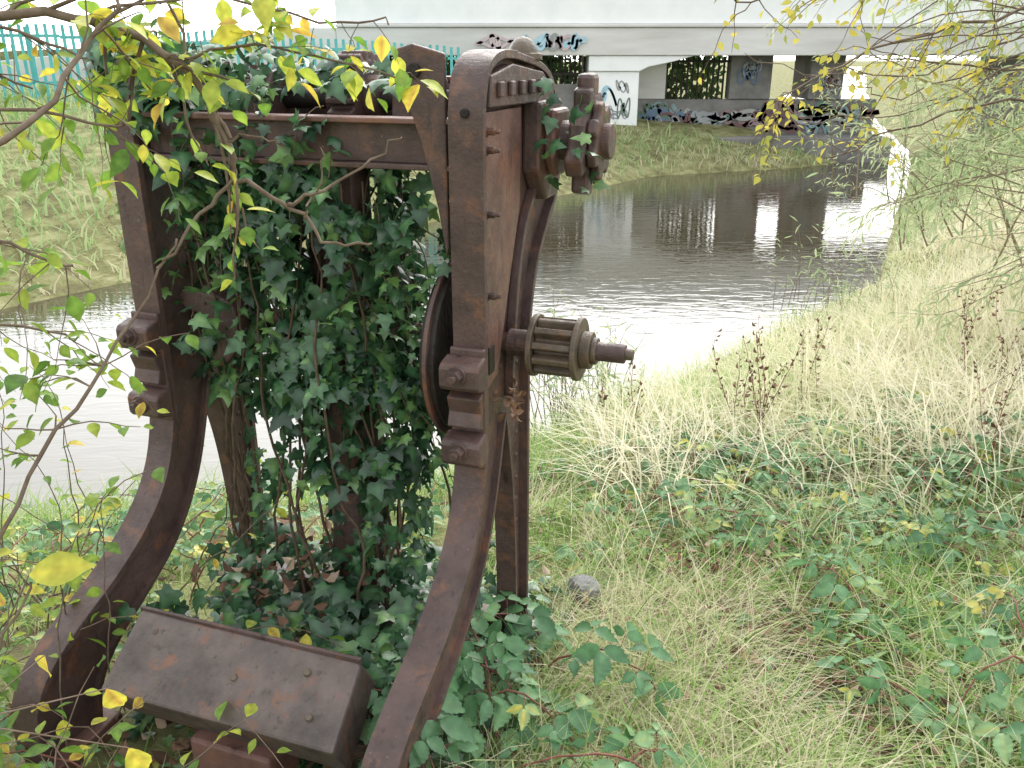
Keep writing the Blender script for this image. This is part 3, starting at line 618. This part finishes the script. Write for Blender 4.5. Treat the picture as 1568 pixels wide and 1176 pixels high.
# leaf litter
LD=Leaves()
x=np.r_[rng.uniform(-1.0,.1,500),rng.normal(.88,.22,1400),rng.uniform(.0,2.6,1700)]; y=np.r_[rng.uniform(1.6,2.6,500),rng.normal(2.3,.38,1400),rng.uniform(1.2,4.0,1700)]
P=np.c_[x,y,hgt(x,y)+rng.uniform(.01,.09,len(x))]
LD.add(P,rng.normal(0,1,(len(x),3))*[1,1,.25],np.array([0,0,1.])+rng.normal(0,.4,(len(x),3)),rng.uniform(.02,.05,len(x)),rng.random(len(x)))
n=120; P=m2w(rng.normal(-.60,.12,n),rng.uniform(-.25,.2,n),rng.uniform(.14,.25,n)); LD.add(P,rng.normal(0,1,(n,3))*[1,1,.3],np.array([0,0,1.])+rng.normal(0,.4,(n,3)),rng.uniform(.03,.055,n),rng.random(n))
n=26; P=m2w(.06+rng.normal(0,.012,n),.06+rng.normal(0,.03,n),.76+rng.normal(0,.03,n)); LD.add(P,rng.normal(0,1,(n,3)),rng.normal(0,1,(n,3)),rng.uniform(.02,.035,n),.5+.3*rng.random(n))
LD.build('fallen_leaves',T_de,M_dead)
bm=bmesh.new(); bmesh.ops.create_icosphere(bm,subdivisions=3,radius=.05)
for v in bm.verts:
    c=v.co; mxx=max(abs(c.x),abs(c.y),abs(c.z)); c*= (.05/mxx)*.7+.3; c.x*=1.0; c.z*=.8
    c+=Vector((random.gauss(0,.0012),random.gauss(0,.0012),random.gauss(0,.0012)))
o=fin(bm,'stone_block',M_stone,0,False,None); o.location=(.24,2.42,float(hgt(.24,2.42))+.07); o.rotation_euler=(.1,.15,.5)

# ------------------------------------------------------------ bridge
BR=empty('road_bridge')
def bb(name,x0,x1,y0,y1,z0,z1,mat,bev=.02): return box(name,x0,x1,y0,y1,z0,z1,mat,bev,BR)
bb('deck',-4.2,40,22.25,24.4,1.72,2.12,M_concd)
bb('deck_edge_beam',-4.2,40,22.0,22.245,1.66,2.28,M_conc)
bb('deck_edge_beam_back',-4.2,40,24.405,24.65,1.66,2.28,M_conc)
bb('parapet_coping',-4.2,40,21.95,22.28,2.285,2.36,M_conc)
bb('parapet_wall',-4.2,40,22.06,22.22,2.365,3.1,M_white)
prism('haunch',[(1.86,1.655),(4.4,1.655),(3.9,1.52),(3.3,1.40),(3.1,1.30),(1.86,1.30)],22.05,24.3,M_white,.02,'sz',BR)
bb('white_pier',1.86,3.1,22.1,24.2,-.9,1.295,M_white)
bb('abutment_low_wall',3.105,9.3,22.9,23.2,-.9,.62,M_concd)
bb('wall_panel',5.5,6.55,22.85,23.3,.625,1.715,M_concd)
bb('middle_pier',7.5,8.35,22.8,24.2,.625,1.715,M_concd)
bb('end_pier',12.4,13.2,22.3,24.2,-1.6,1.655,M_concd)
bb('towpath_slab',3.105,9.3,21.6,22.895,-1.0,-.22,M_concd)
bb('left_wall',-4.2,1.855,22.5,22.8,-.2,1.0,M_concd)
bb('left_abutment',-4.9,-4.205,22.0,24.6,-.3,2.28,M_conc)
prism('wing_wall',[(-16,.3),(-4.905,.3),(-4.905,2.25),(-16,1.2)],22.1,22.5,M_conc,.02,'sz',BR)
prism('approach_embankment',[(-40,-.2),(-4.91,-.2),(-4.91,2.0),(-40,.9)],22.51,24.6,M_ground,.02,'sz',BR)
Vv=[];Ff=[]
def bars(x0,x1,y,z0,z1,step,wd=.025):
    for x in np.arange(x0,x1,step):
        k=len(Vv); Vv.extend([(x,y,z0),(x+wd,y,z0),(x+wd,y,z1),(x,y,z1),(x,y+wd,z0),(x+wd,y+wd,z0),(x+wd,y+wd,z1),(x,y+wd,z1)])
        Ff.extend([(k,k+1,k+2,k+3),(k+4,k+7,k+6,k+5),(k,k+3,k+7,k+4),(k+1,k+5,k+6,k+2)])
bars(3.9,5.45,22.95,.62,1.64,.13,.045); bars(-4.1,1.8,22.6,1.0,1.64,.12,.045)
o=mesh_obj('railings',Vv,Ff,M_dark); o.parent=BR
bb('inner_wall',3.11,3.9,22.93,23.2,.625,1.70,M_conc)
bb('railing_top_rail',3.905,5.49,22.93,23.01,1.50,1.56,M_dark,.003); bb('railing_left_rail',-4.1,1.8,22.58,22.66,1.2,1.26,M_dark,.003)
cols={'blue':(.12,.17,.25),'cyan':(.20,.29,.30),'pink':(.27,.18,.19),'black':(.07,.07,.07),'white':(.32,.32,.31),'green':(.12,.18,.14),'maroon':(.16,.09,.09),'paleblue':(.36,.54,.64),'grey':(.28,.29,.30),'palepink':(.52,.42,.44)}
GM={k:plain('graffiti_'+k,c,.8) for k,c in cols.items()}
gq=0
def scrib(cx,cz,w_,h_,y,col,wd=.05,turns=3):
    global gq; gq+=1
    t=np.linspace(0,2*math.pi,70); p=rng.uniform(0,6,4)
    xx=cx+w_/2*(.65*np.sin(t+p[0])+.35*np.sin(turns*t+p[1])); zz=cz+h_/2*(.55*np.sin(turns*t+p[2])+.45*np.cos((turns+2)*t+p[3]))
    tg=norm(np.gradient(np.c_[xx,zz],axis=0)); nn=np.c_[-tg[:,1],tg[:,0]]*wd/2; yy=y-.004-.001*gq
    V=np.concatenate([np.c_[xx+nn[:,0],0*xx+yy,zz+nn[:,1]],np.c_[xx-nn[:,0],0*xx+yy,zz-nn[:,1]]])
    k=len(xx); F=[(a,a+1,k+a+1,k+a) for a in range(k-1)]
    o=mesh_obj('graffiti_%d'%gq,V,F,GM[col]); o.parent=BR
for cx,cz,w_,h_,cl,wd in [(2.25,.75,.65,.5,'paleblue',.06),(2.15,.3,.5,.5,'paleblue',.04),(2.6,.35,.6,.35,'grey',.025),(2.3,.2,.7,.3,'grey',.03),(2.7,.95,.35,.3,'grey',.03),(2.75,.45,.3,.5,'green',.03),(2.1,.05,.3,.3,'paleblue',.04)]: scrib(cx,cz,w_,h_,22.1,cl,wd)
for q in range(36): scrib(rng.uniform(3.5,9.0),rng.uniform(-.1,.42),rng.uniform(.4,1.3),rng.uniform(.2,.5),22.9,['maroon','blue','pink','cyan','grey','white','green'][q%7],rng.uniform(.03,.14),int(rng.integers(2,5)))
for q in range(3): scrib(6.0+rng.normal(0,.08),1.2+rng.normal(0,.12),.5,.4,22.85,['cyan','grey','blue'][q],.04)
for q in range(4): scrib(7.93+rng.normal(0,.08),1.1+rng.normal(0,.15),.45,.4,22.8,['cyan','blue','white','maroon'][q],.04)
for q,(cx,w_,cl) in enumerate([(.45,.7,'paleblue'),(.75,.5,'paleblue'),(1.25,.7,'palepink'),(1.5,.5,'paleblue'),(-.4,.9,'palepink'),(1.0,.4,'grey')]): scrib(cx,1.96,w_,.34,22.0,cl,.07,int(rng.integers(2,5)))
# hedge behind the bridge: railing greenery, added tall and dense to block reflected sky
HL=Leaves(); n=9000; x=rng.uniform(-4.5,6.0,n); z=rng.uniform(-.1,1,n)**.9*(2.6+.8*vnoise(x*1.2,0*x,70)); y=26.2+rng.normal(0,.35,n)
HL.add(np.c_[x,y,z+.0],rng.normal(0,1,(n,3)),rng.normal(0,1,(n,3)),rng.uniform(.15,.28,n),.2+.6*vnoise(x*2,z*2,71)+.15*rng.normal(size=n)); HL.build('sky_block_hedge',T_ov,M_hedge)

# ------------------------------------------------------------ palisade fence on far bank
def fence(name,p0,p1):
    p0=np.array(p0,float);p1=np.array(p1,float); Ld=np.linalg.norm(p1-p0); d=(p1-p0)/Ld; nn=np.array([-d[1],d[0]])
    V=[];F=[]
    def bx(c,hw,ht,z0,z1):
        k=len(V); q=[c-d*hw-nn*ht,c+d*hw-nn*ht,c+d*hw+nn*ht,c-d*hw+nn*ht]
        V.extend([(a[0],a[1],z0) for a in q]+[(a[0],a[1],z1) for a in q])
        F.extend([(k,k+1,k+5,k+4),(k+1,k+2,k+6,k+5),(k+2,k+3,k+7,k+6),(k+3,k,k+4,k+7),(k+4,k+5,k+6,k+7)])
    for t in np.arange(0,Ld,.16):
        c=p0+d*t; g=float(hgt(c[0],c[1])); bx(c,.032,.008,g,g+1.5)
    for t in np.arange(0,Ld,2.7):
        c=p0+d*t+nn*.06; g=float(hgt(c[0],c[1])); bx(c,.05,.05,g-.1,g+1.45)
    for zz in (.35,1.25):
        for t in np.arange(0,Ld,1.0):
            c=p0+d*(t+.5)+nn*.03; g=float(hgt(c[0],c[1])); bx(c,.5,.02,g+zz,g+zz+.06)
    me=bpy.data.meshes.new(name); me.from_pydata([tuple(v) for v in V],[],[tuple(f) for f in F]); me.materials.append(M_teal); o=bpy.data.objects.new(name,me); COL.objects.link(o)
fence('palisade_fence',(-15,17.2),(-1.2,20.8))

# ------------------------------------------------------------ world, sun, camera
w=bpy.data.worlds.new('World'); sc.world=w; w.use_nodes=True; nt=w.node_tree; L=nt.links.new
bg=nt.nodes['Background']; sky=nt.nodes.new('ShaderNodeTexSky'); sky.sky_type='NISHITA'; sky.sun_disc=False
el=math.radians(42); az=math.radians(20)
sky.sun_elevation=el; sky.sun_rotation=az; sky.dust_density=4; sky.air_density=1.2
mx=nt.nodes.new('ShaderNodeMixRGB'); mx.inputs[0].default_value=.8; mx.inputs[2].default_value=(14.0,14.4,14.7,1)
L(sky.outputs[0],mx.inputs[1])
tcw=nt.nodes.new('ShaderNodeTexCoord'); dt=nt.nodes.new('ShaderNodeVectorMath'); dt.operation='DOT_PRODUCT'
e2=math.radians(24); a2=math.radians(2); dt.inputs[1].default_value=(math.sin(a2)*math.cos(e2),math.cos(a2)*math.cos(e2),math.sin(e2))
L(tcw.outputs['Generated'],dt.inputs[0])
mxm=nt.nodes.new('ShaderNodeMath'); mxm.operation='MAXIMUM'; mxm.inputs[1].default_value=0; L(dt.outputs['Value'],mxm.inputs[0])
pw=nt.nodes.new('ShaderNodeMath'); pw.operation='POWER'; pw.inputs[1].default_value=4; L(mxm.outputs[0],pw.inputs[0])
sclv=nt.nodes.new('ShaderNodeVectorMath'); sclv.operation='SCALE'; sclv.inputs[0].default_value=(25,24.8,24); L(pw.outputs[0],sclv.inputs['Scale'])
ad=nt.nodes.new('ShaderNodeVectorMath'); ad.operation='ADD'; L(mx.outputs[0],ad.inputs[0]); L(sclv.outputs[0],ad.inputs[1])
L(ad.outputs[0],bg.inputs[0]); bg.inputs[1].default_value=.15
sd=bpy.data.lights.new('sun','SUN'); sd.energy=2.3; sd.angle=math.radians(20); sd.color=(1,.975,.93); so=bpy.data.objects.new('sun',sd); COL.objects.link(so)
dv=Vector((math.sin(az)*math.cos(el),math.cos(az)*math.cos(el),math.sin(el))); so.rotation_euler=dv.to_track_quat('Z','Y').to_euler()
cd=bpy.data.cameras.new('camera'); cd.lens=30; cd.sensor_width=36; cd.clip_start=.05; cd.clip_end=2000
co=bpy.data.objects.new('camera',cd); COL.objects.link(co); co.location=(0,0,1.6); co.rotation_euler=(math.radians(69.1),0,0); sc.camera=co
sc.view_settings.view_transform='Standard'; sc.view_settings.look='None'; sc.view_settings.exposure=0
